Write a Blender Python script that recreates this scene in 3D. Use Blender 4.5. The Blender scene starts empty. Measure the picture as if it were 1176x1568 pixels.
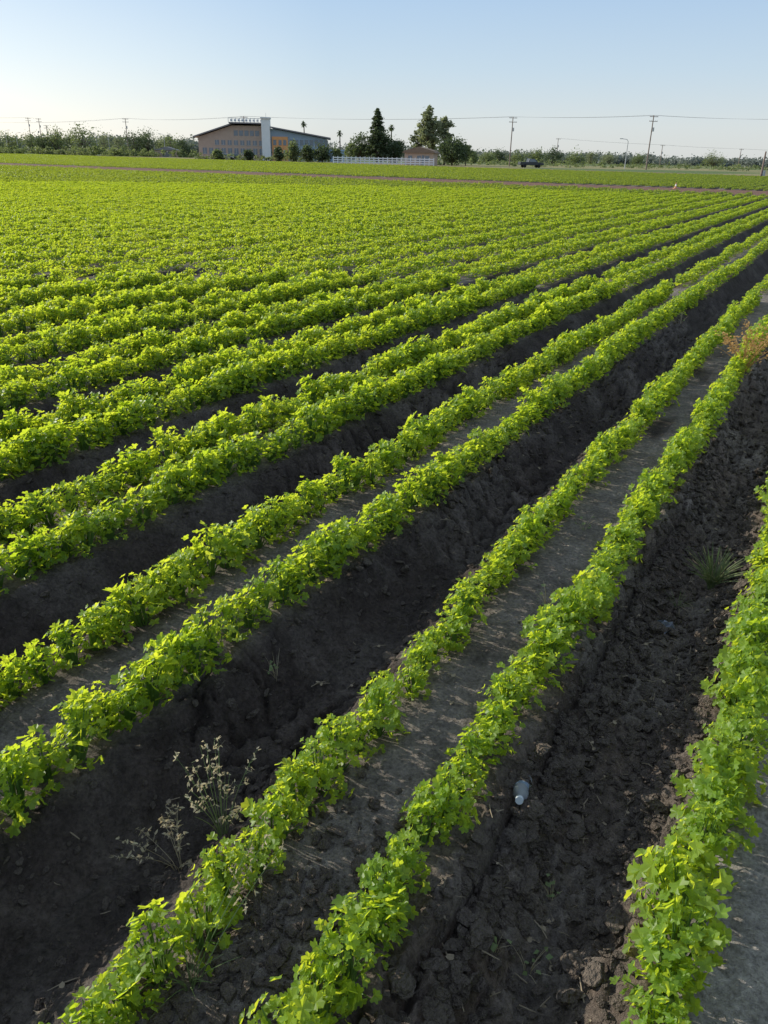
import bpy, math, random
import numpy as np
from mathutils import Vector, Matrix, Euler

random.seed(7); rng = np.random.default_rng(7)
scene = bpy.context.scene
scene.view_settings.view_transform = 'Standard'
scene.view_settings.look = 'None'
scene.view_settings.exposure = 0
CAM_H = 1.57
AZ = math.radians(29.7)                       # bearing of the crop rows, east of +Y
UX, UY = math.sin(AZ), math.cos(AZ)           # along the rows
DX, DY = math.cos(AZ), -math.sin(AZ)          # across the rows
P = 1.0; C1 = -0.776                          # bed spacing, centre of first bed
EL = math.radians(22); SAZ = math.radians(-64)

def W(u, d): return (UX*u + DX*d, UY*u + DY*d)

# ------------------------------------------------------------------ noise
_perm = rng.random((256, 256))
def vnoise(x, y, s=0):
    x = np.asarray(x, float)+s*17.3; y = np.asarray(y, float)+s*31.7
    xi = np.floor(x).astype(int); yi = np.floor(y).astype(int)
    fx = x-xi; fy = y-yi
    fx = fx*fx*(3-2*fx); fy = fy*fy*(3-2*fy)
    a = _perm[xi & 255, yi & 255]; b = _perm[(xi+1) & 255, yi & 255]
    c = _perm[xi & 255, (yi+1) & 255]; d = _perm[(xi+1) & 255, (yi+1) & 255]
    return (a*(1-fx)+b*fx)*(1-fy)+(c*(1-fx)+d*fx)*fy
def fbm(x, y, o=4, s=0):
    t = 0; a = .5; n = 0
    for i in range(o):
        t = t+a*vnoise(x*2**i, y*2**i, s+i*3); n += a; a *= .5
    return t/n
_jx = rng.random((256, 256)); _jy = rng.random((256, 256))
def worley(x, y):
    xi = np.floor(x).astype(int); yi = np.floor(y).astype(int)
    f1 = np.full(x.shape, 9.0); f2 = np.full(x.shape, 9.0); idv = np.zeros(x.shape)
    for i in (-1, 0, 1):
        for j in (-1, 0, 1):
            cx = (xi+i) & 255; cy = (yi+j) & 255
            dd = np.hypot(xi+i+_jx[cx, cy]-x, yi+j+_jy[cx, cy]-y)
            m = dd < f1
            f2 = np.where(m, f1, np.minimum(f2, dd)); idv = np.where(m, _perm[cx, cy], idv)
            f1 = np.where(m, dd, f1)
    return f1, f2, idv
def sstep(a, b, x):
    t = np.clip((x-a)/(b-a), 0, 1); return t*t*(3-2*t)

def phase(d):
    k = np.round((d-C1)/P); return k, d-C1-k*P
def u_tr(d): return 50.5+np.clip(-d, 0, 130)*.052
TRW = 9.0
def u_end(d): return 126 + np.clip(-d, 0, 260)*0.26
def infield(u, d):
    return (u < u_tr(d)) | ((u > u_tr(d)+TRW) & (u < u_end(d)))

def ground(u, d, col=False):
    u = np.asarray(u, float); d = np.asarray(d, float)
    k, t = phase(d); a = np.abs(t)
    fld = np.where(infield(u, d), 1.0, 0.0)*np.where((d < 4.2) & (d > -260), 1, 0)
    wig = (vnoise(u*1.3, d*1.3, 5)-.5)*.06
    s = sstep(.24, .47, a+wig)
    z = -.17*s*fld
    near = np.clip(1-(np.hypot(u, d)-8)/10, 0, 1)
    bc = ((k == 0) & (t > 0)) | ((k == 1) & (t < 0))
    rough = np.where(bc, 1.5, 1.1)
    wall = sstep(.2, .3, a)*(1-.45*sstep(.40, .48, a))
    rr = (.3+.9*wall)*rough
    z = z+(fbm(u*2.2, d*2.2, 3, 1)-.5)*.05*wall*near*fld
    lump = np.abs(fbm(u*11, d*11, 3, 2)-.5)*2
    z = z+(lump-.25)*.040*rr*near*fld
    z = z+(fbm(u*34, d*34, 3, 7)-.5)*.028*rr*near*fld
    z = z+(fbm(u*3.5, d*48, 3, 17)-.5)*.012*sstep(.36, .46, a)*near*fld
    f1, f2, idv = worley(u*6.5+fbm(u*7, d*7, 2, 9)*1.4, d*8.5+fbm(u*7, d*7, 2, 12)*1.4)
    e = f2-f1
    cm = sstep(.40, .56, vnoise(u*1.1, d*2.0, 21))*sstep(.17, .26, a)*near*fld
    z = z-cm*.030*np.exp(-(e/.08)**2)+cm*(idv-.5)*.026
    dc = -.455+(fbm(u*3.2, u*0+3, 3, 15)-.5)*.09
    mk = (sstep(.2, .5, u)*(1-sstep(3.3, 4.5, u)))*sstep(.3, .5, vnoise(u*1.7, u*0, 44)+.15)
    crk = mk*np.exp(-((d-dc)/.011)**2)
    z = z-.055*crk-mk*.022*sstep(0, .02, d-dc)*(1-sstep(.0, .12, d-dc))
    if not col: return z
    big = fbm(u*1.2, d*2.5, 4, 30)
    dark = np.array([.074, .059, .050]); dry = np.array([.245, .212, .180]); brown = np.array([.150, .119, .096])
    top = (1-sstep(.15, .29, a))*sstep(.3, .6, big+.12)
    base = np.where(bc[:, None], brown, dark)
    patch = sstep(.46, .64, fbm(u*3, d*3, 4, 33))*.55
    w = np.clip(top*.85+patch*np.where(bc, 1, .40), 0, 1)
    c = base*(1-w[:, None])+dry*w[:, None]
    pale = (np.where((k == 1) & (t > -.20) & (t < .24), 1, 0)*sstep(.15, .4, big+.2))[:, None]
    c = c*(1-pale)+np.array([.36, .325, .285])*pale
    c = c*(0.8+.5*idv[:, None]*cm[:, None]+.2)
    c = c*(1-.6*cm*np.exp(-(e/.1)**2))[:, None]*(1-.6*crk[:, None])
    tr = ((u >= u_tr(d)-.2) & (u <= u_tr(d)+TRW+.2))
    c = np.where(tr[:, None], np.array([.20, .115, .08])*(.8+.4*big[:, None]), c)
    out = (u >= u_end(d)) | (d <= -260) | (d > 4.2)
    far = np.stack([.23+.06*big, .21+.05*big, .10+.02*big], 1)
    g = sstep(.48, .62, fbm(u*.012, d*.02, 3, 50))[:, None]
    far = far*(1-g)+np.array([.12, .16, .06])*g
    c = np.where(out[:, None], far, c)
    ed = out & (u < u_end(d)+14) & (d > -260) & (d < 4.2)
    c = np.where(ed[:, None], np.array([.26, .165, .115]), c)
    return z, c

# ------------------------------------------------------------------ materials
def new_mat(name):
    m = bpy.data.materials.new(name); m.use_nodes = True
    nt = m.node_tree; return m, nt, nt.nodes['Principled BSDF']
def simple(name, col, rough=.7, metal=0, var=.25, scale=3.0, spec=.3, bump=0):
    m, nt, b = new_mat(name)
    n = nt.nodes.new('ShaderNodeTexNoise'); n.inputs['Scale'].default_value = scale; n.inputs['Detail'].default_value = 5
    tc = nt.nodes.new('ShaderNodeTexCoord'); nt.links.new(tc.outputs['Object'], n.inputs['Vector'])
    r = nt.nodes.new('ShaderNodeMapRange'); r.inputs[3].default_value = 1-var; r.inputs[4].default_value = 1+var
    nt.links.new(n.outputs['Fac'], r.inputs[0])
    mx = nt.nodes.new('ShaderNodeVectorMath'); mx.operation = 'SCALE'; mx.inputs[0].default_value = col
    nt.links.new(r.outputs[0], mx.inputs['Scale']); nt.links.new(mx.outputs[0], b.inputs['Base Color'])
    b.inputs['Roughness'].default_value = rough; b.inputs['Metallic'].default_value = metal
    b.inputs['Specular IOR Level'].default_value = spec
    if bump:
        bp = nt.nodes.new('ShaderNodeBump'); bp.inputs['Strength'].default_value = .8; bp.inputs['Distance'].default_value = bump
        nt.links.new(n.outputs['Fac'], bp.inputs['Height']); nt.links.new(bp.outputs[0], b.inputs['Normal'])
    return m
def leafmat(name, ca, cb, ta, tb, trans=.45, rough=.42, spec=.35):
    m, nt, b = new_mat(name)
    g = nt.nodes.new('ShaderNodeNewGeometry')
    oi = nt.nodes.new('ShaderNodeObjectInfo')
    ad = nt.nodes.new('ShaderNodeMath'); ad.operation = 'MULTIPLY_ADD'; ad.inputs[1].default_value = .35
    sc = nt.nodes.new('ShaderNodeMath'); sc.operation = 'MULTIPLY'; sc.inputs[1].default_value = .65
    nt.links.new(g.outputs['Random Per Island'], sc.inputs[0])
    nt.links.new(oi.outputs['Random'], ad.inputs[0]); nt.links.new(sc.outputs[0], ad.inputs[2])
    fac = ad.outputs[0]
    def mix(c1, c2):
        x = nt.nodes.new('ShaderNodeMix'); x.data_type = 'RGBA'
        x.inputs[6].default_value = (*c1, 1); x.inputs[7].default_value = (*c2, 1)
        nt.links.new(fac, x.inputs[0]); return x.outputs[2]
    nt.links.new(mix(ca, cb), b.inputs['Base Color'])
    b.inputs['Roughness'].default_value = rough; b.inputs['Specular IOR Level'].default_value = spec
    t = nt.nodes.new('ShaderNodeBsdfTranslucent'); nt.links.new(mix(ta, tb), t.inputs['Color'])
    ms = nt.nodes.new('ShaderNodeMixShader'); ms.inputs[0].default_value = trans
    nt.links.new(b.outputs[0], ms.inputs[1]); nt.links.new(t.outputs[0], ms.inputs[2])
    nt.links.new(ms.outputs[0], nt.nodes['Material Output'].inputs['Surface'])
    return m

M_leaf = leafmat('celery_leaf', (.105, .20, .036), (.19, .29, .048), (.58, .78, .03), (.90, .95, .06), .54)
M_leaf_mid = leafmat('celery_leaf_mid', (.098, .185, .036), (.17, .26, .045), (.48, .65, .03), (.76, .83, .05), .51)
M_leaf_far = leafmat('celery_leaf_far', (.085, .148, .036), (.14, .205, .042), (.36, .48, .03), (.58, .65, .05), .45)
M_stem = leafmat('celery_stem', (.12, .22, .05), (.17, .27, .07), (.25, .4, .06), (.3, .45, .08), .3)
M_bark = simple('bark', (.12, .095, .075), .9, scale=6)
M_tl_dark = leafmat('tree_leaf_dark', (.050, .075, .04), (.09, .125, .055), (.10, .15, .05), (.17, .22, .06), .3, .6)
M_tl_mid = leafmat('tree_leaf_mid', (.10, .135, .06), (.17, .21, .09), (.22, .28, .08), (.34, .4, .12), .35, .6)
M_tl_light = leafmat('tree_leaf_olive', (.14, .16, .09), (.22, .24, .14), (.27, .32, .13), (.36, .4, .17), .35, .6)
M_tl_haze = leafmat('tree_leaf_hazed', (.17, .195, .175), (.25, .275, .235), (.2, .23, .17), (.28, .31, .23), .3, .8)  # aerial haze painted into the leaf colour: paler and greyer for far trees
M_wood = simple('weathered_pole_wood', (.24, .18, .15), .9, scale=4)
M_straw = leafmat('dry_straw', (.5, .42, .27), (.7, .62, .44), (.5, .4, .2), (.65, .55, .35), .35, .6)
M_weed = leafmat('weed_green', (.16, .22, .09), (.28, .33, .15), (.3, .4, .13), (.4, .48, .18), .35, .6)
M_reddry = leafmat('weed_reddish', (.42, .24, .10), (.55, .36, .15), (.7, .42, .14), (.75, .55, .2), .4, .6)

M_soil, nt, b = new_mat('soil')
at_ = nt.nodes.new('ShaderNodeAttribute'); at_.attribute_name = 'Col'
tc = nt.nodes.new('ShaderNodeTexCoord')
def nz(scale, detail=6, rough=.6):
    n = nt.nodes.new('ShaderNodeTexNoise'); n.inputs['Scale'].default_value = scale
    n.inputs['Detail'].default_value = detail; n.inputs['Roughness'].default_value = rough
    nt.links.new(tc.outputs['Object'], n.inputs['Vector']); return n
n1 = nz(9, 8, .7); n2 = nz(70, 5, .7); n3 = nz(26, 8, .65)
mr = nt.nodes.new('ShaderNodeMapRange'); mr.inputs[1].default_value = .3; mr.inputs[2].default_value = .7
mr.inputs[3].default_value = .58; mr.inputs[4].default_value = 1.5
nt.links.new(n1.outputs['Fac'], mr.inputs[0])
mr2 = nt.nodes.new('ShaderNodeMapRange'); mr2.inputs[1].default_value = .3; mr2.inputs[2].default_value = .7
mr2.inputs[3].default_value = .55; mr2.inputs[4].default_value = 1.5
nt.links.new(n2.outputs['Fac'], mr2.inputs[0])
mm = nt.nodes.new('ShaderNodeMath'); mm.operation = 'MULTIPLY'
nt.links.new(mr.outputs[0], mm.inputs[0]); nt.links.new(mr2.outputs[0], mm.inputs[1])
vm = nt.nodes.new('ShaderNodeVectorMath'); vm.operation = 'SCALE'
nt.links.new(at_.outputs['Color'], vm.inputs[0]); nt.links.new(mm.outputs[0], vm.inputs['Scale'])
nt.links.new(vm.outputs[0], b.inputs['Base Color'])
b.inputs['Roughness'].default_value = .92; b.inputs['Specular IOR Level'].default_value = .15
b1 = nt.nodes.new('ShaderNodeBump'); b1.inputs['Strength'].default_value = 1; b1.inputs['Distance'].default_value = .036
nt.links.new(n3.outputs['Fac'], b1.inputs['Height'])
b2 = nt.nodes.new('ShaderNodeBump'); b2.inputs['Strength'].default_value = 1; b2.inputs['Distance'].default_value = .013
nt.links.new(n2.outputs['Fac'], b2.inputs['Height']); nt.links.new(b1.outputs[0], b2.inputs['Normal'])
nt.links.new(b2.outputs[0], b.inputs['Normal'])
M_clod = simple('soil_clod', (.205, .168, .138), .95, var=.6, scale=2.5, spec=.12, bump=.22)

# ------------------------------------------------------------------ ground sheet
def axis_pts(segs):
    o = []
    for a, b_, st in segs:
        n = max(1, int(round(abs(b_-a)/st))); o += list(np.linspace(a, b_, n, endpoint=False))
    return o
ua = [-3000, -800, -200, -60, -20, -8, -4, -2]+axis_pts([(-1.2, 0, .1), (0, 3.6, .0130)])
x = 3.6; st = .0130
while x < 300:
    ua.append(x); x += st; st = min(st*1.022, 1.1)
st = 3
while x < 5200: ua.append(x); x += st; st *= 1.2
da = axis_pts([(1.2, -2.4, .0118), (-2.4, -5, .022), (-5, -16, .1), (-16, -50, .25), (-50, -262, 2.0)])
x = -262; st = 4
while x > -5200: da.append(x); x -= st; st *= 1.25
da = [4000, 1200, 400, 120, 40, 15, 8, 5]+axis_pts([(4.4, 1.2, .1)])+da
ua = np.array(ua); da = np.array(da)
UU, DD = np.meshgrid(ua, da, indexing='ij')
uf = UU.ravel(); df = DD.ravel()
zf, cf = ground(uf, df, True)
X = UX*uf+DX*df; Y = UY*uf+DY*df
co = np.stack([X, Y, zf], 1).astype(np.float32)
nu, nd = len(ua), len(da)
idx = np.arange(nu*nd).reshape(nu, nd)
q = np.stack([idx[:-1, :-1], idx[:-1, 1:], idx[1:, 1:], idx[1:, :-1]], -1).reshape(-1, 4)
def raw_mesh(name, co, q):
    me = bpy.data.meshes.new(name)
    me.vertices.add(len(co)); me.vertices.foreach_set('co', np.asarray(co, np.float32).ravel())
    k = q.shape[1]
    me.loops.add(q.size); me.loops.foreach_set('vertex_index', q.astype(np.int32).ravel())
    me.polygons.add(len(q)); me.polygons.foreach_set('loop_start', np.arange(0, q.size, k, dtype=np.int32))
    me.update(calc_edges=True); me.validate(); return me
me = raw_mesh('ground', co, q)
if me.polygons[0].normal.z < 0: me.flip_normals()
ca = me.color_attributes.new('Col', 'FLOAT_COLOR', 'POINT')
ca.data.foreach_set('color', np.concatenate([cf, np.ones((len(cf), 1))], 1).astype(np.float32).ravel())
me.polygons.foreach_set('use_smooth', np.ones(len(me.polygons), bool))
me.materials.append(M_soil)
g_ob = bpy.data.objects.new('ground', me); scene.collection.objects.link(g_ob)

# ------------------------------------------------------------------ mesh builder
class MB:
    def __init__(s): s.v = []; s.f = []; s.m = []
    def add(s, vs, fs, mat=0):
        o = len(s.v); s.v += [tuple(p) for p in vs]
        s.f += [tuple(i+o for i in f) for f in fs]; s.m += [mat]*len(fs)
    def tube(s, pts, rads, n=6, mat=0, cap=True):
        pts = [Vector(p) for p in pts]
        o = len(s.v)
        for i, p in enumerate(pts):
            t = (pts[min(i+1, len(pts)-1)]-pts[max(i-1, 0)]).normalized()
            a = t.cross(Vector((0, 0, 1)) if abs(t.z) < .9 else Vector((1, 0, 0))).normalized(); b_ = t.cross(a)
            for j in range(n):
                an = 2*math.pi*j/n; s.v.append(tuple(p+(a*math.cos(an)+b_*math.sin(an))*rads[i]))
        for i in range(len(pts)-1):
            for j in range(n):
                s.f.append((o+i*n+j, o+i*n+(j+1) % n, o+(i+1)*n+(j+1) % n, o+(i+1)*n+j)); s.m.append(mat)
        if cap:
            s.f.append(tuple(o+j for j in range(n))); s.m.append(mat)
            s.f.append(tuple(o+(len(pts)-1)*n+j for j in reversed(range(n)))); s.m.append(mat)
    def box(s, x0, x1, y0, y1, z0, z1, mat=0):
        s.add([(x0, y0, z0), (x1, y0, z0), (x1, y1, z0), (x0, y1, z0), (x0, y0, z1), (x1, y0, z1), (x1, y1, z1), (x0, y1, z1)],
              [(0, 3, 2, 1), (4, 5, 6, 7), (0, 1, 5, 4), (1, 2, 6, 5), (2, 3, 7, 6), (3, 0, 4, 7)], mat)
    def prism(s, poly, y0, y1, mat=0):     # polygon in XZ extruded along Y
        n = len(poly)
        s.add([(p[0], y0, p[1]) for p in poly]+[(p[0], y1, p[1]) for p in poly],
              [tuple(range(n)), tuple(range(2*n-1, n-1, -1))]+[(i, i+n, (i+1) % n+n, (i+1) % n) for i in range(n)], mat)
    def mesh(s, name, mats, smooth=False):
        me = bpy.data.meshes.new(name); me.from_pydata(s.v, [], s.f)
        me.polygons.foreach_set('material_index', s.m)
        if smooth: me.polygons.foreach_set('use_smooth', [True]*len(s.f))
        for m in mats: me.materials.append(m)
        me.update(); return me
    def obj(s, name, mats, loc=(0, 0, 0), rz=0, parent=None, smooth=False, link=True):
        o = bpy.data.objects.new(name, s.mesh(name, mats, smooth))
        o.location = loc; o.rotation_euler = (0, 0, rz)
        if parent: o.parent = parent
        if link: scene.collection.objects.link(o)
        return o
def empty(name, loc, rz=0):
    e = bpy.data.objects.new(name, None); e.location = loc; e.rotation_euler = (0, 0, rz)
    e.empty_display_size = .5; scene.collection.objects.link(e); return e

# ------------------------------------------------------------------ geometry-nodes scatter
def scatter(name, pts, idx, rot, scl, objs):
    coll = bpy.data.collections.new(name+'_parts')
    for i, o in enumerate(objs):
        o.name = '%s_part_%02d' % (name, i); coll.objects.link(o)
    me = bpy.data.meshes.new(name); me.from_pydata([tuple(p) for p in pts], [], [])
    a = me.attributes.new('idx', 'INT', 'POINT'); a.data.foreach_set('value', np.asarray(idx, np.int32))
    a = me.attributes.new('rot', 'FLOAT_VECTOR', 'POINT'); a.data.foreach_set('vector', np.asarray(rot, np.float32).ravel())
    a = me.attributes.new('scl', 'FLOAT_VECTOR', 'POINT'); a.data.foreach_set('vector', np.asarray(scl, np.float32).ravel())
    ob = bpy.data.objects.new(name, me); scene.collection.objects.link(ob)
    ng = bpy.data.node_groups.new(name+'_gn', 'GeometryNodeTree')
    ng.interface.new_socket('Geometry', in_out='INPUT', socket_type='NodeSocketGeometry')
    ng.interface.new_socket('Geometry', in_out='OUTPUT', socket_type='NodeSocketGeometry')
    N = ng.nodes; L = ng.links
    gi = N.new('NodeGroupInput'); go = N.new('NodeGroupOutput')
    iop = N.new('GeometryNodeInstanceOnPoints'); ci = N.new('GeometryNodeCollectionInfo')
    ci.inputs['Collection'].default_value = coll; ci.inputs['Separate Children'].default_value = True
    ci.inputs['Reset Children'].default_value = True
    iop.inputs['Pick Instance'].default_value = True
    def na(nm, ty):
        x = N.new('GeometryNodeInputNamedAttribute'); x.data_type = ty; x.inputs['Name'].default_value = nm; return x.outputs['Attribute']
    L.new(gi.outputs[0], iop.inputs['Points']); L.new(ci.outputs[0], iop.inputs['Instance'])
    L.new(na('idx', 'INT'), iop.inputs['Instance Index'])
    e2r = N.new('FunctionNodeEulerToRotation'); L.new(na('rot', 'FLOAT_VECTOR'), e2r.inputs[0])
    L.new(e2r.outputs[0], iop.inputs['Rotation']); L.new(na('scl', 'FLOAT_VECTOR'), iop.inputs['Scale'])
    L.new(iop.outputs[0], go.inputs[0])
    md = ob.modifiers.new('scatter', 'NODES'); md.node_group = ng
    return ob

# ------------------------------------------------------------------ celery plants
RIM = [(-160, .35), (-128, .92), (-108, .98), (-86, .70), (-66, 1.04), (-50, .98), (-32, .68), (-14, 1.05), (14, 1.05), (32, .68), (50, .98), (66, 1.04), (86, .70), (108, .98), (128, .92), (160, .35)]
RIM_LO = [(-150, .6), (-100, 1), (-50, .95), (0, 1.1), (50, .95), (100, 1), (150, .6)]
RIM_XL = [(-120, 1), (-40, 1), (40, 1), (120, 1)]
RZ = math.pi/2-AZ
SUNH = Vector((math.sin(SAZ), math.cos(SAZ), 0))             # leaves turn towards the light
SUNR = Matrix.Rotation(-RZ, 3, 'Z') @ SUNH
def leaflet(mb, c, fw, nrm, s, rim, mat=0, cup=.22):
    nrm = nrm.normalized(); fw = (fw-nrm*fw.dot(nrm)).normalized(); sd = nrm.cross(fw)
    vs = [c-nrm*s*cup]; ph = random.uniform(0, 6)
    for an, r in rim:
        a = math.radians(an); r = r*s*random.uniform(.92, 1.08)
        h = s*(.12*math.sin(3*a+ph)+random.uniform(-.07, .07))
        vs.append(c+fw*(r*math.cos(a))+sd*(r*math.sin(a))+nrm*h)
    n = len(rim)
    mb.add(vs, [(0, i, i+1) for i in range(1, n)]+[(0, n, 1)], mat)
def plant(mb, org, rim, nleaf=15, lsz=.022, H=.17, R=.10, petiole=True, nl=4, bias=None):
    for i in range(nleaf):
        f = (i+.5)/nleaf
        az = i*2.4+random.uniform(-.5, .5)
        rad = R*(f**.55)*random.uniform(.7, 1.15)
        hz_ = H*(1-.80*f**2.2)*random.uniform(.76, 1.14)
        out = Vector((math.cos(az), math.sin(az), 0))
        base = Vector(org)+out*.012
        tip = Vector(org)+out*rad+Vector((0, 0, hz_))
        mid = (base+tip)/2+out*(-rad*.12)+Vector((0, 0, hz_*.14))
        if petiole: mb.tube([base, mid, tip], [.0031, .0022, .0013], 3, 1, cap=False)
        s = lsz*random.uniform(.65, 1.3)
        side = Vector((-out.y, out.x, 0))
        for j in range(nl):
            if j == 0: fd = out*.9+Vector((0, 0, .15)); p = tip+out*s*.7
            elif j == 1: fd = side*.9+out*.35; p = tip+side*s*.85-out*s*.1
            elif j == 2: fd = -side*.9+out*.35; p = tip-side*s*.85-out*s*.1
            else:
                sg = random.choice((-1, 1)); p = mid*.4+tip*.6+side*sg*s*.9; fd = side*sg
            nr = Vector((0, 0, .70))+out*random.uniform(.0, .8)*(.4+f)+bias*random.uniform(.05, .8)+Vector((random.gauss(0, .44), random.gauss(0, .44), random.gauss(0, .1)))
            p = p+Vector((random.gauss(0, .005), random.gauss(0, .005), random.gauss(0, .008)))
            leaflet(mb, p, fd+Vector((random.gauss(0, .2), random.gauss(0, .2), random.gauss(0, .15))), nr, s*(1.0 if j == 0 else .85), rim)
near_objs = []
for i in range(24):
    mb = MB(); plant(mb, (0, 0, -.01), RIM, nleaf=random.choice((27, 29, 31)), H=random.uniform(.125, .162), R=random.uniform(.064, .085), lsz=random.uniform(.0142, .0166), nl=4, bias=SUNH)
    near_objs.append(mb.obj('p', [M_leaf, M_stem], link=False))
mid_objs = []
for i in range(12):
    mb = MB()
    for j in range(9):
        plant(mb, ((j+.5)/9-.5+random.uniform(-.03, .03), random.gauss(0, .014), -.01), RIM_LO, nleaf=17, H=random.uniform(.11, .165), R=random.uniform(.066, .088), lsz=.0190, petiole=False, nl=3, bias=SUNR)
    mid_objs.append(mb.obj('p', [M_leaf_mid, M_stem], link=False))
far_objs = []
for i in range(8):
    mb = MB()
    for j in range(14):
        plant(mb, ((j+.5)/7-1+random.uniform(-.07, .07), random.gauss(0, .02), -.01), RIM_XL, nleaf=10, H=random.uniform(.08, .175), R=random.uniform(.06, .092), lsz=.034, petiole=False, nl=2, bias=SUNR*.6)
    far_objs.append(mb.obj('p', [M_leaf_far, M_stem], link=False))

near_n, mid_n, far_n = len(near_objs), len(mid_objs), len(far_objs)
pts = []; ids = []; rots = []; scls = []
def visible(x, y, m=2.0):
    return (y > -.6) & (np.abs(x) < .475*np.maximum(y, 0)*1.06+m)
LN, LM = 11.0, 46.0
for k in range(-330, 4):
    for sgn in (-1, 1):
        half = .185 if k < 1 else .232
        if k == 0: half = .19 if sgn > 0 else .178
        if k < -1: half = .165
        d0 = C1+k*P+sgn*half
        if d0 < -255 or d0 > 3.6: continue
        bs = 1.0 if k >= 0 else (1.08 if k == -1 else 1.28)
        if k == 1: bs = 1.04
        umax = float(u_end(d0))-1
        u = -.5
        if abs(d0) < LN+.5:
            us = []
            while u < LN+1:
                us.append(u); u += random.uniform(.078, .118)*(1 if k > -2 else 1.12)
            us = np.array(us); dd = d0+(vnoise(us*1.5, us*0+k*3.1+sgn, 3)-.5)*.05+rng.normal(0, .010, len(us))
            if k == 0 and sgn < 0: dd = dd+.03*np.clip(1-us/1.6, 0, 1)
            r = np.hypot(us, dd); xx, yy = W(us, dd)
            m = (r < LN) & visible(xx, yy, 2.0)
            us, dd = us[m], dd[m]; z = ground(us, dd); r = r[m]
            sv = (bs-np.clip((r-5)/6, 0, 1)*(.06 if k < -1 else 0))*(.84+.32*vnoise(us*2.6, us*0+k*5+sgn, 8))*rng.uniform(.84, 1.18, len(us))
            for a_, b_, zz, s in zip(us, dd, z, sv):
                X_, Y_ = W(a_, b_); pts.append((X_, Y_, zz)); ids.append(random.randrange(near_n))
                hh = s if k >= -1 else s*.90
                rots.append((random.gauss(0, .10), random.gauss(0, .10), random.uniform(-.8, .8))); scls.append((s, s, hh*random.uniform(.88, 1.12)))
        us = np.arange(-.2+random.uniform(-.2, .2), min(LM+1, umax), .94); dd = d0+(vnoise(us*.6, us*0+k*3.1+sgn, 3)-.5)*.05
        r = np.hypot(us, dd); xx, yy = W(us, dd)
        m = (r >= LN+.35) & (r < LM) & visible(xx, yy, 3) & (us < u_tr(dd)-.3)
        for a_, b_, r_ in zip(us[m], dd[m], r[m]):
            b2_ = bs if k > -2 else 1.22-.20*min(1, (r_-LN)/22)
            X_, Y_ = W(a_, b_); s = b2_*(.84+.32*float(vnoise(a_*.7, k*5+sgn, 8)))
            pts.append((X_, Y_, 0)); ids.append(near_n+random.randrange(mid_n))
            rots.append((0, 0, RZ+random.gauss(0, .03))); scls.append((1.04, s*random.uniform(.9, 1.08), s*random.uniform(.80, 1.06)*(.95 if k < -1 else 1)))
        us = np.arange(-.2+random.uniform(-.6, .6), umax, 1.9); dd = d0+us*0
        r = np.hypot(us, dd); xx, yy = W(us, dd)
        m = (r >= LM+.6) & visible(xx, yy, 4) & infield(us-1, dd) & infield(us+1, dd)
        for a_, b_ in zip(us[m], dd[m]):
            X_, Y_ = W(a_, b_); s = .96*(.80+.38*float(vnoise(a_*.2, k*.45, 8)))
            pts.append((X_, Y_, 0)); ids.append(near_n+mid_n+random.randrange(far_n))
            rots.append((0, 0, RZ)); scls.append((1.03, s, s*random.uniform(.7, 1.1)))
print('instances', len(pts))
scatter('celery_crop_rows', pts, ids, rots, scls, near_objs+mid_objs+far_objs)

# ------------------------------------------------------------------ clods and debris
clods = []
for i in range(12):
    bpy.ops.mesh.primitive_ico_sphere_add(subdivisions=3, radius=1)
    o = bpy.context.active_object; scene.collection.objects.unlink(o)
    v = np.array([tuple(p.co) for p in o.data.vertices])
    for _ in range(9):
        n = rng.normal(size=3); n /= np.linalg.norm(n); h = rng.uniform(.35, .8)
        dd = v@n; v = v-np.outer(np.clip(dd-h, 0, None), n)*.95
    v *= (1+.4*(fbm(v[:, 0]*4+i*5+10, v[:, 1]*4+v[:, 2]*3+9, 3, i)-.5))[:, None]
    v *= np.array([1.1, rng.uniform(.6, .9), rng.uniform(.40, .70)])
    v *= 1.3
    o.data.vertices.foreach_set('co', v.astype(np.float32).ravel()); o.data.materials.append(M_clod); o.data.update()
    clods.append(o)
pts = []; ids = []; rots = []; scls = []
def clod(u, d, s, sink=.02):
    X_, Y_ = W(u, d); z = float(ground(np.array([u]), np.array([d]))[0])
    pts.append((X_, Y_, z+s*(.40-sink))); ids.append(random.randrange(len(clods)))
    rots.append((random.gauss(0, .45), random.gauss(0, .45), random.uniform(0, 6.28))); scls.append((s, s, s))
def rs(lo, hi, p=2.6): return lo+(hi-lo)*random.random()**p
for _ in range(9500):
    u = random.uniform(.3, 1)*random.uniform(.2, 1)*9; d = random.uniform(-.50, -.06)
    if abs(d+.28) < .09 and random.random() < .6: continue
    clod(u, d, rs(.003, .019, 3))
for _ in range(560):
    u = random.uniform(.4, 3.2); d = random.gauss(-.40, .04); clod(u, d, rs(.007, .032, 2.2))
for _ in range(240):
    u = random.uniform(.4, 5); d = random.gauss(-.13, .035); clod(u, d, rs(.007, .034, 2.2))
for _ in range(1100):
    u = random.uniform(.3, 1.5)*random.uniform(.6, 1); d = random.uniform(-.93, -.60); clod(u, d, rs(.003, .022, 2.6))
for _ in range(6500):
    u = random.uniform(.0, 9); k = random.choice((0, 0, -1, -2, -3)); d = C1+k*P-.5+random.uniform(-.25, .25); clod(u, d, rs(.003, .015, 3.2))
for _ in range(420):
    u = random.uniform(.3, 7); k = random.choice((0, 0, -1, -2)); d = C1+k*P-.5+random.choice((-1, 1))*random.gauss(.18, .05); clod(u, d, rs(.008, .028, 2.6))
scatter('soil_clods', pts, ids, rots, scls, clods)

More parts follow.
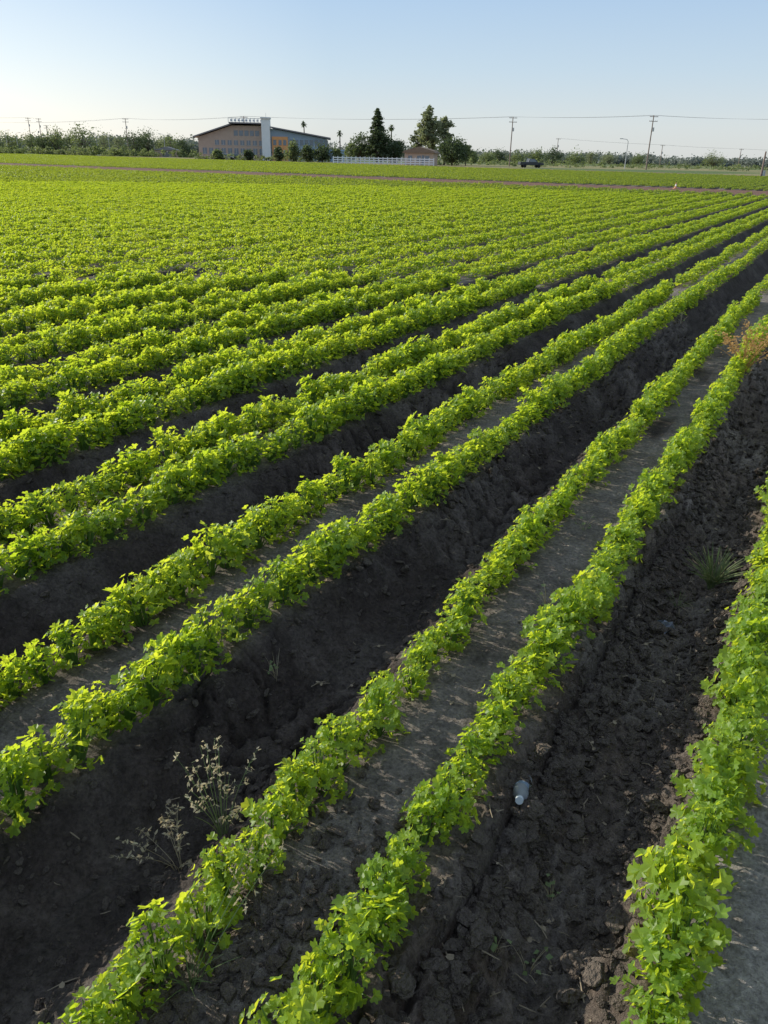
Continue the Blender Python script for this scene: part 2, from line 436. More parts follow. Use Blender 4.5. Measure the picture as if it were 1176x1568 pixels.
sticks = []
M_lit = simple('litter_straw', (.30, .24, .165), .8)
for i in range(6):
    mb = MB(); L_ = random.uniform(.02, .07)
    mb.tube([(-L_/2, 0, 0), (0, random.uniform(-.006, .006), .002), (L_/2, 0, .0)], [.0012, .0016, .0008], 4, 0)
    if i % 2: leaflet(mb, Vector((0, .006, .003)), Vector((1, 0, 0)), Vector((.2, .3, 1)), .008, RIM_LO)
    sticks.append(mb.obj('s', [M_lit], link=False))
pts = []; ids = []; rots = []; scls = []
for _ in range(520):
    u = random.uniform(.3, 6); d = random.choice((random.uniform(-.5, -.05), random.uniform(-.5, -.05), random.uniform(-1.6, -.6)))
    X_, Y_ = W(u, d); pts.append((X_, Y_, float(ground(np.array([u]), np.array([d]))[0])+.005)); ids.append(random.randrange(6))
    rots.append((random.gauss(0, .2), random.gauss(0, .2), random.uniform(0, 6.28))); s = random.uniform(.5, 1.3); scls.append((s, s, s))
scatter('straw_litter', pts, ids, rots, scls, sticks)

# ------------------------------------------------------------------ weeds
def tuft(name, u, d, n, h, spread, mats, seeds=0, lean=(0, 0), wid=.0018, leaves=0, seed_s=.0035, hmin=.5, droop=.018):
    mb = MB(); z = float(ground(np.array([u]), np.array([d]))[0])
    for i in range(n):
        az = random.uniform(0, 6.28); sp = random.uniform(.2, 1)*spread; hh = h*random.uniform(hmin, 1)
        o = Vector((math.cos(az), math.sin(az), 0)); ln = Vector((lean[0], lean[1], 0))*hh
        pp = [Vector((0, 0, -.01))+o*.008]
        for j in range(1, 6):
            t = j/5; pp.append(o*(.008+sp*t**1.5)+ln*t**1.3+Vector((0, 0, hh*(t-.25*t*t*(sp/h)))))
        mb.tube(pp, [wid, wid*.9, wid*.8, wid*.7, wid*.55, wid*.3], 3, 0, cap=False)
        if i < seeds:
            for j in range(13):
                t = random.uniform(.60, 1.03); q_ = pp[2].lerp(pp[5], (t-.4)/.6)
                a2 = random.uniform(0, 6.28); dr = Vector((math.cos(a2), math.sin(a2), random.uniform(-.2, .9))).normalized()
                e = q_+dr*random.uniform(.006, droop)*(1.4-t); mb.tube([q_, e], [.0006, .0004], 3, 0, cap=False)
                for _ in range(2):
                    leaflet(mb, e+Vector((random.gauss(0, .002), random.gauss(0, .002), random.gauss(0, .002))), dr+Vector((0, 0, -.5)), Vector((random.gauss(0, 1), random.gauss(0, 1), .3)), random.uniform(.6, 1.2)*seed_s, ((-150, .45), (-30, .6), (0, 1.3), (30, .6), (150, .45)), 1, .1)
        for j in range(leaves):
            t = random.uniform(.2, .95); q_ = pp[0].lerp(pp[5], t)
            leaflet(mb, q_+Vector((random.gauss(0, .01), random.gauss(0, .01), 0)), Vector((random.gauss(0, 1), random.gauss(0, 1), .4)), Vector((random.gauss(0, .5), random.gauss(0, .5), 1)), random.uniform(.005, .011), RIM_XL, 1, .1)
    X_, Y_ = W(u, d); return mb.obj(name, mats, (X_, Y_, z))
tuft('dry_grass_weed', 1.08, -1.08, 17, .30, .11, [M_weed, M_straw], seeds=11, lean=(-.05, .1), wid=.0012, seed_s=.0078, droop=.034)
tuft('dry_grass_weed', 1.0, -1.17, 10, .20, .12, [M_straw, M_straw], seeds=8, lean=(-.4, 0), wid=.0011, seed_s=.0074, droop=.03)
tuft('dry_grass_weed', .71, -.835, 3, .36, .03, [M_weed, M_straw], seeds=3, lean=(.5, .4), wid=.0015, seed_s=.0075, hmin=.7, droop=.03)
tuft('grass_tuft', .71, -.846, 14, .13, .13, [M_weed, M_straw], lean=(-.2, 0), wid=.0013)
tuft('grass_tuft', 3.30, -.21, 85, .20, .14, [M_weed, M_straw], wid=.0022)
tuft('grass_tuft', 3.33, -.18, 26, .17, .18, [M_straw, M_straw], wid=.0014)
tuft('grass_tuft', 3.12, -.31, 16, .09, .07, [M_weed, M_straw], wid=.0013)
tuft('reddish_weed', 6.85, -.56, 32, .48, .30, [M_reddry, M_reddry], seeds=28, leaves=2, wid=.0028, seed_s=.014, droop=.06)
for u, d, h in ((2.55, -.72, .12), (3.3, -.80, .09), (1.75, -1.42, .10), (1.22, -.28, .07), (1.45, -.30, .06), (1.2, -.36, .05), (3.6, -.62, .11), (9, -1.45, .16), (1.0, -.22, .09)):
    tuft('small_weed', u, d, 9, h, h*.7, [M_straw, M_weed], leaves=1, wid=.0009)

# ------------------------------------------------------------------ bottle and scrap
def plastic(name, col, alpha=.25, rough=.12):
    m, nt, b = new_mat(name); b.inputs['Base Color'].default_value = (*col, 1); b.inputs['Roughness'].default_value = rough
    tr = nt.nodes.new('ShaderNodeBsdfTransparent'); tr.inputs[0].default_value = (.93, .96, .98, 1)
    n = nt.nodes.new('ShaderNodeTexNoise'); n.inputs['Scale'].default_value = 60
    bp = nt.nodes.new('ShaderNodeBump'); bp.inputs['Distance'].default_value = .004; nt.links.new(n.outputs['Fac'], bp.inputs['Height'])
    nt.links.new(bp.outputs[0], b.inputs['Normal'])
    ms = nt.nodes.new('ShaderNodeMixShader'); ms.inputs[0].default_value = alpha
    nt.links.new(tr.outputs[0], ms.inputs[1]); nt.links.new(b.outputs[0], ms.inputs[2])
    nt.links.new(ms.outputs[0], nt.nodes['Material Output'].inputs['Surface']); return m
M_pet = plastic('clear_plastic', (.78, .83, .88), .48)
M_label = plastic('bottle_label', (.45, .60, .80), .75, .4)
M_cap = simple('bottle_cap', (.6, .65, .7), .4)
M_scrap = simple('grey_film', (.15, .165, .20), .35, scale=50, spec=.5)
prof = [(0, .0), (.024, .0), (.029, .006), (.030, .02), (.0275, .026), (.030, .032), (.030, .050), (.0275, .056), (.030, .062), (.031, .10), (.030, .115), (.024, .135), (.014, .152), (.012, .158), (.012, .168)]
bu, bd = 1.635, -.465
bx, by = W(bu, bd); bz = float(ground(np.array([bu]), np.array([bd]))[0])
bot = empty('plastic_bottle', (bx, by, bz+.028)); bot.rotation_euler = (math.radians(70), math.radians(8), math.radians(-20)); bot.scale = (.78, .78, .78)
def lathe(pr, n=28, squash=True):
    mb = MB(); vs = []
    for r, z in pr:
        for j in range(n):
            a = 2*math.pi*j/n; rr = r
            if squash and .02 < z < .13: rr *= 1-.28*max(0, math.cos(a-1.2+z*18))**3-.2*max(0, math.cos(a+1.9-z*25))**4
            vs.append((rr*math.cos(a), rr*math.sin(a), z-.08))
    fs = [(i*n+j, i*n+(j+1) % n, (i+1)*n+(j+1) % n, (i+1)*n+j) for i in range(len(pr)-1) for j in range(n)]
    mb.add(vs, fs); return mb
lathe(prof).obj('body', [M_pet], parent=bot, smooth=True)
lathe([(.0306, .064), (.0316, .10)]).obj('label', [M_label], parent=bot, smooth=True)
lathe([(.0, .181), (.0135, .181), (.0142, .178), (.0142, .166), (.0125, .165)], squash=False).obj('cap', [M_cap], parent=bot)
mb = MB(); n = 9; vs = []
for i in range(n):
    for j in range(n):
        a, b_ = (i/(n-1)-.5), (j/(n-1)-.5)
        vs.append((a*.10+random.gauss(0, .004), b_*.07+random.gauss(0, .004), .03*(1-4*a*a)*(random.uniform(.2, 1))+.02*math.sin(7*b_+3*a)+.01))
mb.add(vs, [(i*n+j, i*n+j+1, (i+1)*n+j+1, (i+1)*n+j) for i in range(n-1) for j in range(n-1)])
sx, sy = W(2.9, -.32); mb.obj('plastic_scrap', [M_scrap], (sx, sy, float(ground(np.array([2.9]), np.array([-.32]))[0])), .6)

# ------------------------------------------------------------------ image pixels (column, row) and distance -> world
def site(b, D): return ((b-599)/1298*D, D)
def hz(b): return 240+.021*(b-588)
def top(b, y, D): return CAM_H+(hz(b)-y)*D/1428

# ------------------------------------------------------------------ trees
def leafquad(mb, c, s, mat):
    a = Vector((random.gauss(0, 1), random.gauss(0, 1), random.gauss(0, .7))).normalized()
    b_ = a.cross(Vector((random.gauss(0, 1), random.gauss(0, 1), random.gauss(0, 1)))).normalized(); c = Vector(c)
    s1 = s*random.uniform(.6, 1.2); s2 = s*random.uniform(.4, .8)
    mb.add([c-a*s1, c-b_*s2, c+a*s1, c+b_*s2*.9], [(0, 1, 2, 3)], mat)
def crown(mb, cx, cy, z0, z1, r, ncl, nleaf, ls, mat=1, base=None, taper=0, sparse=1.0):
    for i in range(ncl):
        for _ in range(30):
            p = Vector((random.uniform(-1, 1), random.uniform(-1, 1), random.uniform(-1, 1)))
            if .3 < p.length < 1: break
        t = (p.z+1)/2; rr = r*(1-taper*t)
        c = Vector((cx+p.x*rr, cy+p.y*rr, z0+(z1-z0)*t))
        if base is not None:
            mb.tube([base, base.lerp(c, .5)+Vector((0, 0, .1*(z1-z0))), c], [r*.03, r*.018, r*.006], 4, 0, cap=False)
        cr = r*random.uniform(.26, .5)*sparse
        for _ in range(nleaf):
            leafquad(mb, (c.x+random.gauss(0, cr*.55), c.y+random.gauss(0, cr*.55), max(z0*.6, c.z+random.gauss(0, cr*.45))), ls*random.uniform(.6, 1.3), mat)
def broad(name, b, D, ytop, w_px, mat, zb=.25, ncl=26, nleaf=55, ls=None, taper=.15, sparse=1.0):
    x, y = site(b, D); H = top(b, ytop, D); r = w_px/2*D/1298
    mb = MB(); tr = max(.12, H*.022)
    bpt = Vector((0, 0, H*zb*1.1))
    mb.tube([(0, 0, -.2), (random.uniform(-.2, .2), 0, H*.25), (random.uniform(-.3, .3), 0, H*.6), (0, 0, H*.85)], [tr*1.3, tr, tr*.6, tr*.2], 7, 0)
    crown(mb, 0, 0, H*zb, H*.98, r*.95, ncl, int(nleaf*1.5), (ls or max(.26, H*.037)), 1, bpt, taper, sparse)
    return mb.obj(name, [M_bark, mat], (x, y, 0))
def conifer(name, b, D, ytop, w_px, mat):
    x, y = site(b, D); H = top(b, ytop, D); r = w_px/2*D/1298
    mb = MB(); mb.tube([(0, 0, -.2), (0, 0, H*.5), (0, 0, H)], [.3, .18, .02], 7, 0)
    z = H*.12
    while z < H*.99:
        t = z/H; rr = r*(1-t)**.75*1.05*random.uniform(.7, 1.15)+.12
        nb = 9 if t < .8 else 6
        for i in range(nb):
            a = random.uniform(0, 6.28); L_ = rr*random.uniform(.65, 1.1); o = Vector((math.cos(a), math.sin(a), 0))
            e = Vector((0, 0, z-.12*L_))+o*L_; mb.tube([(0, 0, z), e], [.05, .015], 3, 0, cap=False)
            for j in range(int(10+L_*11)):
                q_ = Vector((0, 0, z)).lerp(e, random.uniform(.2, 1.05)); leafquad(mb, q_+Vector((random.gauss(0, .15), random.gauss(0, .15), random.gauss(0, .12))), .26, 1)
        z += .40*(1-.3*t)
    return mb.obj(name, [M_bark, mat], (x, y, 0))
def palm(name, b, D, ytop):
    x, y = site(b, D); H = top(b, ytop, D); mb = MB()
    mb.tube([(0, 0, -.2), (.1, 0, H*.5), (0, 0, H-.6)], [.24, .17, .15], 8, 0)
    for i in range(46):
        a = random.uniform(0, 6.28); el = random.uniform(-.9, 1.3); o = Vector((math.cos(a)*math.cos(el), math.sin(a)*math.cos(el), math.sin(el)))
        c = Vector((0, 0, H-.6)); L_ = random.uniform(.9, 1.25); s_ = o.cross(Vector((0, 0, 1))).normalized()
        p1 = c+o*L_*.55; p2 = c+o*L_-Vector((0, 0, .3))
        mb.add([c-s_*.02, c+s_*.02, p1+s_*.2, p2+s_*.1, p2-s_*.1, p1-s_*.2], [(0, 1, 2, 5), (5, 2, 3, 4)], 1)
    return mb.obj(name, [M_bark, M_tl_dark], (x, y, 0))
conifer('redwood_tree', 577, 215, 167, 50, M_tl_dark)
broad('oak_tree', 550, 218, 207, 36, M_tl_dark, zb=.10, ncl=28)
broad('oak_tree', 606, 216, 212, 34, M_tl_dark, zb=.10, ncl=26)
broad('oak_tree', 583, 219, 202, 44, M_tl_dark, zb=.12, ncl=30)
broad('oak_tree', 535, 222, 217, 22, M_tl_mid, zb=.10, ncl=18)
broad('eucalyptus_tree', 655, 205, 166, 40, M_tl_light, zb=.25, ncl=42, nleaf=34, taper=.4, sparse=.8)
broad('eucalyptus_tree', 680, 207, 179, 26, M_tl_light, zb=.3, ncl=24, nleaf=30, taper=.35, sparse=.8)
broad('eucalyptus_tree', 640, 209, 194, 28, M_tl_light, zb=.2, ncl=22, nleaf=30)
broad('shade_tree', 692, 196, 213, 50, M_tl_dark, zb=.06, ncl=44, nleaf=60)
broad('shade_tree', 713, 200, 217, 26, M_tl_mid, zb=.15, ncl=20)
palm('palm_tree', 466, 262, 187); palm('palm_tree', 520, 250, 201); palm('palm_tree', 598, 250, 192)
for b, D, yt, w, m in ((88, 330, 198, 38, M_tl_mid), (128, 320, 192, 52, M_tl_mid), (160, 335, 204, 34, M_tl_light), (205, 300, 203, 40, M_tl_dark), (228, 305, 202, 52, M_tl_dark),
                       (262, 310, 208, 34, M_tl_mid), (286, 300, 212, 28, M_tl_dark), (50, 340, 204, 36, M_tl_mid), (15, 345, 201, 34, M_tl_mid), (183, 310, 208, 26, M_tl_light), (108, 335, 204, 30, M_tl_light), (68, 330, 208, 28, M_tl_dark), (-8, 335, 204, 30, M_tl_dark), (247, 320, 210, 26, M_tl_light),
                       (448, 205, 219, 22, M_tl_mid), (470, 207, 224, 20, M_tl_dark), (493, 205, 222, 26, M_tl_dark), (517, 205, 226, 16, M_tl_mid), (427, 212, 226, 14, M_tl_dark), (333, 215, 231, 16, M_tl_mid), (380, 212, 230, 14, M_tl_dark),
                       (745, 330, 235, 30, M_tl_mid), (762, 340, 231, 28, M_tl_dark), (788, 345, 235, 28, M_tl_mid), (820, 330, 230, 28, M_tl_mid), (846, 320, 229, 28, M_tl_dark), (880, 330, 234, 32, M_tl_mid), (725, 300, 233, 22, M_tl_mid), (1092, 420, 236, 32, M_tl_mid), (905, 420, 233, 20, M_tl_light), (932, 430, 235, 26, M_tl_light), (975, 430, 239, 26, M_tl_mid)):
    broad('roadside_tree', b, D, yt, w, m, zb=.06, ncl=26, nleaf=42, sparse=1.15)
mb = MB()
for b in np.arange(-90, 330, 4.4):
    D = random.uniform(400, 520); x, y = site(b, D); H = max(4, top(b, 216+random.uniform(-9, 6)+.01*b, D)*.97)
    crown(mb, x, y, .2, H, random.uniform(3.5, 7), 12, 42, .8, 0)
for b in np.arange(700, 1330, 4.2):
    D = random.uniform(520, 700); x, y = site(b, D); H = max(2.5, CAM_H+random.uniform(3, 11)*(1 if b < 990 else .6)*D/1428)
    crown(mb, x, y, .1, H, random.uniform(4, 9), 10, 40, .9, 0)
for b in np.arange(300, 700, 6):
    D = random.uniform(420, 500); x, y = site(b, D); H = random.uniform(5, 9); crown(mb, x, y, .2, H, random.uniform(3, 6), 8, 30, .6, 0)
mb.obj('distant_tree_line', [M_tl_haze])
mb = MB()
for b in np.arange(-60, 300, 5):
    D = random.uniform(285, 300); x, y = site(b, D); crown(mb, x, y, .0, random.uniform(1, 2.8), random.uniform(1.2, 2.6), 6, 26, .34, 0)
for b in np.arange(300, 510, 7):
    D = random.uniform(214, 222); x, y = site(b, D); crown(mb, x, y, .0, random.uniform(.8, 1.8), random.uniform(.8, 1.6), 5, 22, .22, 0)
for b in np.arange(660, 1330, 8):
    D = random.uniform(205, 320); x, y = site(b, D); crown(mb, x, y, .0, random.uniform(.5, 1.5), random.uniform(1.0, 2.6), 5, 20, .25, 0)
mb.obj('roadside_shrubs', [M_tl_mid])

# ------------------------------------------------------------------ utility poles, wires, lamps
def pole(b, D, ytop, arms=2):
    x, y = site(b, D); H = top(b, ytop, D); mb = MB()
    mb.tube([(0, 0, -.3), (0, 0, H)], [.16, .10], 8, 0)
    for i in range(arms):
        z = H-.35-i*.9; mb.box(-1.0, 1.0, -.2, -.08, z, z+.11, 0)
        for xx in (-.9, -.5, .5, .9): mb.tube([(xx, -.13, z+.11), (xx, -.13, z+.3)], [.045, .03], 6, 1)
    mb.tube([(.25, -.15, H-3.2), (.25, -.15, H-2.4)], [.2, .2], 8, 1)
    mb.obj('utility_pole', [M_wood, M_metal], (x, y, 0), .25)
    return Vector((x, y, H))
M_metal = simple('galvanised_metal', (.42, .43, .44), .45, .4, var=.1)
M_wire = simple('wire', (.14, .14, .145), .6)
line = [pole(b, D, y) for b, D, y in ((-70, 390, 184), (197, 296, 182), (376, 241, 179), (780, 209, 180), (990, 189, 178), (1215, 176, 184))]
def wires(pl, offs, sag, name):
    mb = MB()
    for a, b_ in zip(pl[:-1], pl[1:]):
        for ox, oz in offs:
            ps = []
            for i in range(15):
                t = i/14; p = a.lerp(b_, t); ps.append(p+Vector((ox, 0, oz-sag*4*t*(1-t)*(a-b_).length/100)))
            mb.tube(ps, [.015]*15, 3, 0, cap=False)
    mb.obj(name, [M_wire])
wires(line, ((-.9, -.02), (.5, -.02), (.9, -.02)), .9, 'power_lines')
l2 = [pole(b, D, y, 1) for b, D, y in ((851, 330, 212), (1010, 330, 222), (1130, 330, 228), (1260, 330, 232))]
wires(l2, ((-.9, 0), (.9, 0)), .7, 'power_lines')
l3 = [pole(b, D, y, 2) for b, D, y in ((-60, 350, 180), (50, 345, 181), (66, 330, 182), (76, 350, 192))]
wires(l3[:3], ((-.9, 0), (.9, 0)), .7, 'power_lines')
pole(1168, 118, 232, 0)
def lamp(b, D, ytop, side=-1):
    x, y = site(b, D); H = top(b, ytop, D); mb = MB()
    mb.tube([(0, 0, -.2), (0, 0, H-.4), (side*.3, 0, H), (side*1.6, 0, H+.15)], [.11, .08, .06, .05], 7, 0)
    mb.box(side*1.6-.35, side*1.6+.35, -.14, .14, H+.05, H+.2, 0)
    mb.obj('street_lamp', [M_metal], (x, y, 0))
lamp(957, 195, 214); lamp(12, 330, 200, 1); lamp(28, 335, 204, 1); lamp(150, 320, 205); lamp(168, 330, 207); lamp(253, 300, 206); lamp(537, 240, 222)

# ------------------------------------------------------------------ buildings
M_tan = simple('tan_brick', (.50, .38, .30), .85, scale=1.2, var=.15)
M_white = simple('white_plaster', (.82, .82, .80), .8, scale=.6, var=.06)
M_orange = simple('orange_panel', (.78, .38, .16), .7, var=.1)
M_blue = simple('blue_grey_metal', (.34, .43, .53), .5, scale=1, var=.12)
M_blue2 = simple('blue_panel', (.36, .5, .66), .5, var=.1)
M_roof = simple('dark_roof', (.24, .23, .235), .7, var=.2)
M_glass = simple('window_glass', (.15, .19, .24), .15, spec=.8, var=.2)
M_frame = simple('window_frame', (.5, .5, .5), .6)
bxp, byp = site(405, 235); B = empty('school_building', (bxp, byp, 0), math.radians(4))
kx = .181; kz = .1646
def lx(p): return (p-405)*kx
def lz(y): return (245.6-y)*kz
mb = MB(); mb.prism([(lx(306), -.3), (lx(402), -.3), (lx(402), lz(194)), (lx(357), lz(194)), (lx(306), lz(212))], 0, 16); mb.obj('west_wing_wall', [M_tan], parent=B)
mb = MB(); mb.prism([(lx(299), lz(213)), (lx(356), lz(193)), (lx(356), lz(191)), (lx(299), lz(211))], -1.2, 17)
mb.prism([(lx(354), lz(191)), (lx(403), lz(191)), (lx(403), lz(189)), (lx(354), lz(189))], -1.6, 17.4); mb.obj('west_roof', [M_roof], parent=B)
mb = MB()
for p in np.arange(312, 399, 9.5):
    for y0, y1 in ((216, 223), (228, 237)):
        if p < 330 and y0 < 220: continue
        mb.box(lx(p), lx(p+6), -.06, .02, lz(y1), lz(y0), 0)
        mb.box(lx(p)-.08, lx(p+6)+.08, -.10, .02, lz(y1)-.1, lz(y1)-.01, 1); mb.box(lx(p+3)-.05, lx(p+3)+.05, -.09, -.065, lz(y1), lz(y0), 1)
for p in np.arange(360, 400, 8): mb.box(lx(p), lx(p+6), -.06, .02, lz(209), lz(201), 0)
mb.obj('west_windows', [M_glass, M_frame], parent=B)
mb = MB()
for p in np.arange(352, 403, 5.6): mb.box(lx(p)-.06, lx(p)+.06, 1, 1.12, lz(188.5), lz(182), 0)
mb.box(lx(352), lx(403), 1.02, 1.1, lz(183), lz(182.2), 0)
for i, p in enumerate(np.arange(355, 400, 5.6)):
    mb.box(lx(p), lx(p+3.6), .86, .98, lz(187.6), lz(184), 1)
    mb.box(lx(p+1), lx(p+2.6), .84, .855, lz(186.6), lz(185), 0)
mb.obj('roof_sign_letters', [M_metal, M_white], parent=B)
mb = MB(); mb.box(lx(402.6), lx(415), -2.2, 1.6, -.3, lz(183)); mb.box(lx(401.6), lx(416), -2.5, 1.9, lz(183), lz(181)); mb.box(lx(404.5), lx(406), -2.26, -2.2, lz(236), lz(190)); mb.obj('tower', [M_white], parent=B)
mb = MB(); mb.tube([(lx(409), 0, lz(181)), (lx(409), 0, lz(174))], [.06, .03], 5); mb.obj('mast', [M_metal], parent=B)
mb = MB(); mb.prism([(lx(415), -.3), (lx(500), -.3), (lx(500), lz(211)), (lx(415), lz(197))], 0, 18); mb.obj('east_wing_wall', [M_blue], parent=B)
mb = MB(); mb.prism([(lx(415.5), lz(196)), (lx(506), lz(211)), (lx(506), lz(209)), (lx(415.5), lz(194))], -1.4, 19); mb.obj('east_roof', [M_roof], parent=B)
mb = MB(); mb.box(lx(417), lx(441), -.5, -.003, -.3, lz(209)); mb.obj('entrance_panel', [M_orange], parent=B)
mb = MB()
for p in (419, 427, 434): mb.box(lx(p), lx(p+4.5), -.56, -.48, lz(238), lz(229), 0); mb.box(lx(p), lx(p+4.5), -.56, -.48, lz(222), lz(214), 0)
for p in np.arange(444, 497, 7.5):
    mb.box(lx(p), lx(p+5.4), -.06, .02, lz(222), lz(213), 0); mb.box(lx(p), lx(p+5.4), -.06, .02, lz(239), lz(228), 0)
    mb.box(lx(p)-.05, lx(p+5.4)+.05, -.1, .02, lz(222)-.12, lz(222)-.01, 1)
mb.obj('east_windows', [M_glass, M_frame], parent=B)
mb = MB(); mb.box(lx(500)+.003, lx(527), 2, 12, -.3, lz(229)); mb.box(lx(499.5)+.1, lx(528), 1.6, 12.4, lz(229), lz(227)); mb.obj('annex', [M_blue2], parent=B)
mb = MB()
for p in (503, 510, 517): mb.box(lx(p), lx(p+4.5), 1.94, 2.02, lz(240), lz(232), 0)
mb.obj('annex_windows', [M_glass], parent=B)
hx, hy = site(641, 186); Hh = empty('farmhouse', (hx, hy, 0), math.radians(-12))
mb = MB(); mb.box(-3.2, 3.2, 0, 6, -.2, 2.5); mb.obj('walls', [M_tan], parent=Hh)
mb = MB(); mb.prism([(-3.7, 2.45), (3.7, 2.45), (3.2, 2.9), (0, 3.7), (-3.2, 2.9)], -.5, 6.5); mb.obj('roof', [simple('brown_roof', (.24, .17, .12), .8)], parent=Hh)
mb = MB()
for p in (-2.4, -.4, 1.4): mb.box(p, p+.9, -.05, .02, .9, 1.9)
mb.box(.65, 1.2, -.05, .02, 0, 2.0); mb.obj('windows_and_door', [M_glass], parent=Hh)
sx_, sy_ = site(255, 292); S = empty('farm_shed', (sx_, sy_, 0), .1)
mb = MB(); mb.box(-4, 4, 0, 6, -.2, 2.2); mb.obj('walls', [M_tan], parent=S)
mb = MB(); mb.prism([(-4.4, 2.15), (4.4, 2.15), (0, 3.3)], -.4, 6.4); mb.obj('roof', [M_roof], parent=S)
mb = MB(); mb.box(-1.5, 1.5, -.06, .02, 0, 1.9); mb.obj('door', [M_roof], parent=S)

mb = MB(); x0, y0 = site(510, 176); x1, y1 = site(664, 172); n = 22
M_fence = simple('white_paint', (.82, .82, .80), .6, var=.04)
A_ = Vector((x0, y0, 0)); Bv = Vector((x1, y1, 0)); L_ = (Bv-A_).length; ang = math.atan2(y1-y0, x1-x0)
for i in range(n+1): xx = L_*i/n; mb.box(xx-.08, xx+.08, -.07, .07, -.1, 1.5)
for z in (.30, .72, 1.14): mb.box(0, L_, -.10, -.073, z, z+.20)
mb.obj('white_rail_fence', [M_fence], (x0, y0, 0), ang)

# vehicles
M_tyre = simple('tyre', (.02, .02, .02), .8)
def car(name, b, D, col, kind, rz):
    x, y = site(b, D); e = empty(name, (x, y, 0), rz); paint = simple(name+'_paint', col, .3, .2, var=.03, spec=.6)
    if kind == 'pickup': pr = [(-2.7, .5), (2.6, .5), (2.7, .95), (1.3, 1.1), (.6, 1.75), (-.7, 1.8), (-.85, 1.12), (-2.65, 1.12)]; gl = [(1.0, 1.15), (.52, 1.66), (-.6, 1.7), (-.68, 1.15)]
    else: pr = [(-2.2, .45), (2.2, .45), (2.25, .85), (1.15, 1.0), (.4, 1.5), (-1.2, 1.52), (-1.9, 1.05), (-2.25, .95)]; gl = [(.95, 1.02), (.33, 1.42), (-1.1, 1.44), (-1.6, 1.05)]
    mb = MB(); mb.prism(pr, -.9, .9); o = mb.obj('body', [paint], parent=e); bv = o.modifiers.new('b', 'BEVEL'); bv.width = .06; bv.segments = 2
    mb = MB(); mb.prism(gl, -.915, .915); mb.obj('windows', [M_glass], parent=e)
    mb = MB()
    for wx in (-1.6, 1.55):
        for wy in (-.93, .72):
            mb.tube([(wx, wy, .36), (wx, wy+.22, .36)], [.36, .36], 16)
    mb.obj('wheels', [M_tyre], parent=e)
    mb = MB(); mb.box(pr[1][0]+.02, pr[1][0]+.08, -.8, -.5, .7, .85); mb.box(pr[1][0]+.02, pr[1][0]+.08, .5, .8, .7, .85); mb.obj('headlights', [M_white], parent=e)
car('pickup_truck', 813, 184, (.03, .035, .045), 'pickup', .15)
car('parked_car', 345, 222, (.5, .5, .5), 'sedan', .05); car('parked_car', 362, 224, (.2, .2, .22), 'sedan', -.1)
cx_, cy_ = site(1040, 56); mb = MB()
mb.box(-.14, .14, -.14, .14, 0, .03); mb.tube([(0, 0, .03), (0, 0, .16)], [.09, .065], 16, 0); mb.tube([(0, 0, .16), (0, 0, .27)], [.065, .045], 16, 1, cap=False); mb.tube([(0, 0, .27), (0, 0, .38)], [.045, .02], 16, 0)
mb.obj('traffic_cone', [simple('cone_orange', (.6, .28, .15), .5), M_white], (cx_, cy_, 0))

# ------------------------------------------------------------------ light, sky, camera
sd = Vector((math.sin(SAZ)*math.cos(EL), math.cos(SAZ)*math.cos(EL), math.sin(EL)))
sl = bpy.data.lights.new('sun', 'SUN'); sl.energy = 5.0; sl.angle = math.radians(.53); sl.color = (1, .94, .82)
so = bpy.data.objects.new('sun', sl); so.rotation_euler = sd.to_track_quat('Z', 'Y').to_euler(); so.location = (-20, 10, 20); scene.collection.objects.link(so)
w = bpy.data.worlds.new('World'); scene.world = w; w.use_nodes = True; wn = w.node_tree; L = wn.links
STR = .14
sk = wn.nodes.new('ShaderNodeTexSky'); sk.sky_type = 'NISHITA'; sk.sun_disc = False; sk.sun_elevation = EL; sk.sun_rotation = SAZ
sk.air_density = 1.0; sk.dust_density = .8; sk.ozone_density = 1.5
tcw = wn.nodes.new('ShaderNodeTexCoord'); sp = wn.nodes.new('ShaderNodeSeparateXYZ'); L.new(tcw.outputs['Generated'], sp.inputs[0])
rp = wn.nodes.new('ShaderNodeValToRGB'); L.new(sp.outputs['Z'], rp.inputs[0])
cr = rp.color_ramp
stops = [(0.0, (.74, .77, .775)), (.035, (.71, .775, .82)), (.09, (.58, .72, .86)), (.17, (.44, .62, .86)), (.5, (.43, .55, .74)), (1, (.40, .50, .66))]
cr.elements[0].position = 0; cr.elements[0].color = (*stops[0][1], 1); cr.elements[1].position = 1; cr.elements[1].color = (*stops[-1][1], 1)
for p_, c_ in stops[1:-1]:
    e_ = cr.elements.new(p_); e_.color = (*c_, 1)
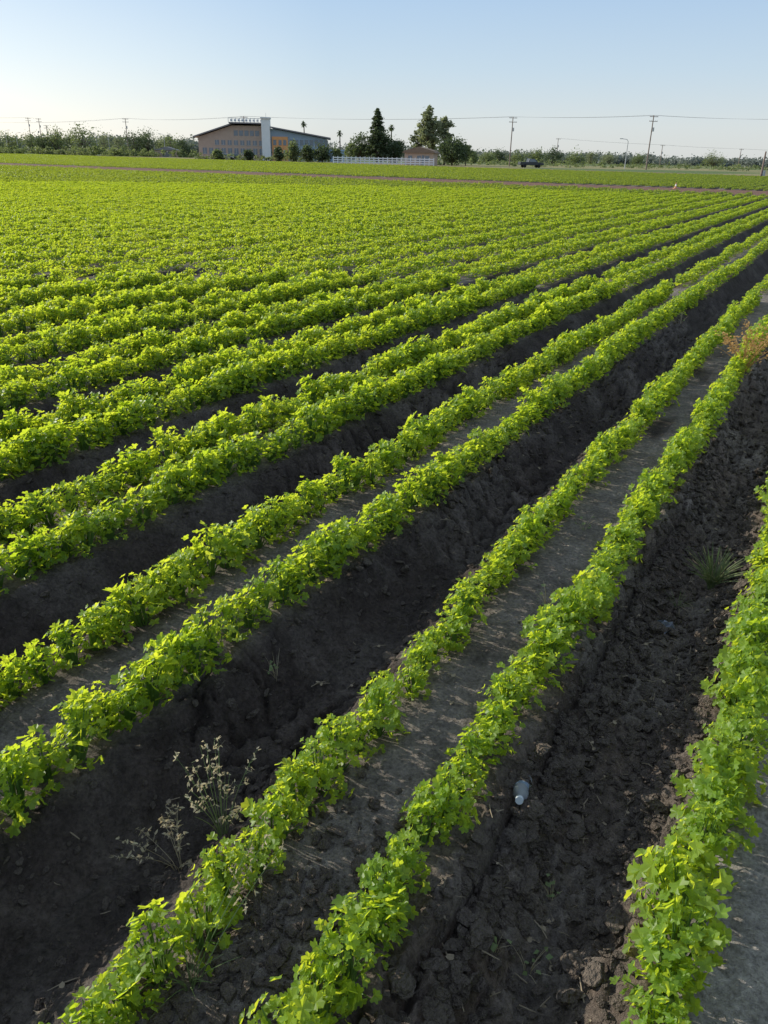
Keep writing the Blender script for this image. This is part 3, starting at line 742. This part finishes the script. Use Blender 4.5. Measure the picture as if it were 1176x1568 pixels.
sc_ = wn.nodes.new('ShaderNodeVectorMath'); sc_.operation = 'SCALE'; sc_.inputs['Scale'].default_value = 1/STR; L.new(rp.outputs[0], sc_.inputs[0])
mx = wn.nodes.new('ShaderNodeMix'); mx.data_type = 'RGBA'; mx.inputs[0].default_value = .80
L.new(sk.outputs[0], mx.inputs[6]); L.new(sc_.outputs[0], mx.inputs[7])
dt = wn.nodes.new('ShaderNodeVectorMath'); dt.operation = 'DOT_PRODUCT'; dt.inputs[1].default_value = (math.sin(SAZ), math.cos(SAZ), 0)
L.new(tcw.outputs['Generated'], dt.inputs[0])
mr_ = wn.nodes.new('ShaderNodeMapRange'); mr_.inputs[1].default_value = .5; mr_.inputs[2].default_value = 1.0; L.new(dt.outputs['Value'], mr_.inputs[0])
mz = wn.nodes.new('ShaderNodeMapRange'); mz.inputs[1].default_value = .0; mz.inputs[2].default_value = .28; mz.inputs[3].default_value = 1; mz.inputs[4].default_value = .12; L.new(sp.outputs['Z'], mz.inputs[0])
ml = wn.nodes.new('ShaderNodeMath'); ml.operation = 'MULTIPLY'; L.new(mr_.outputs[0], ml.inputs[0]); L.new(mz.outputs[0], ml.inputs[1])
gl_ = wn.nodes.new('ShaderNodeVectorMath'); gl_.operation = 'SCALE'; gl_.inputs[0].default_value = (.50/STR, .42/STR, .30/STR); L.new(ml.outputs[0], gl_.inputs['Scale'])
ad_ = wn.nodes.new('ShaderNodeVectorMath'); ad_.operation = 'ADD'; L.new(mx.outputs[2], ad_.inputs[0]); L.new(gl_.outputs[0], ad_.inputs[1])
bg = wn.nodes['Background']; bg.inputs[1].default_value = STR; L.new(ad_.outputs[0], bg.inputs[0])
cam = bpy.data.cameras.new('camera'); cam.sensor_fit = 'AUTO'; cam.sensor_width = 36; cam.lens = 27.09; cam.clip_end = 8000; cam.clip_start = .05
co_ = bpy.data.objects.new('camera', cam); scene.collection.objects.link(co_)
co_.matrix_world = Matrix.Translation((0, 0, CAM_H)) @ Matrix.Rotation(math.radians(90-24.75), 4, 'X') @ Matrix.Rotation(math.radians(1.2), 4, 'Z')
scene.camera = co_
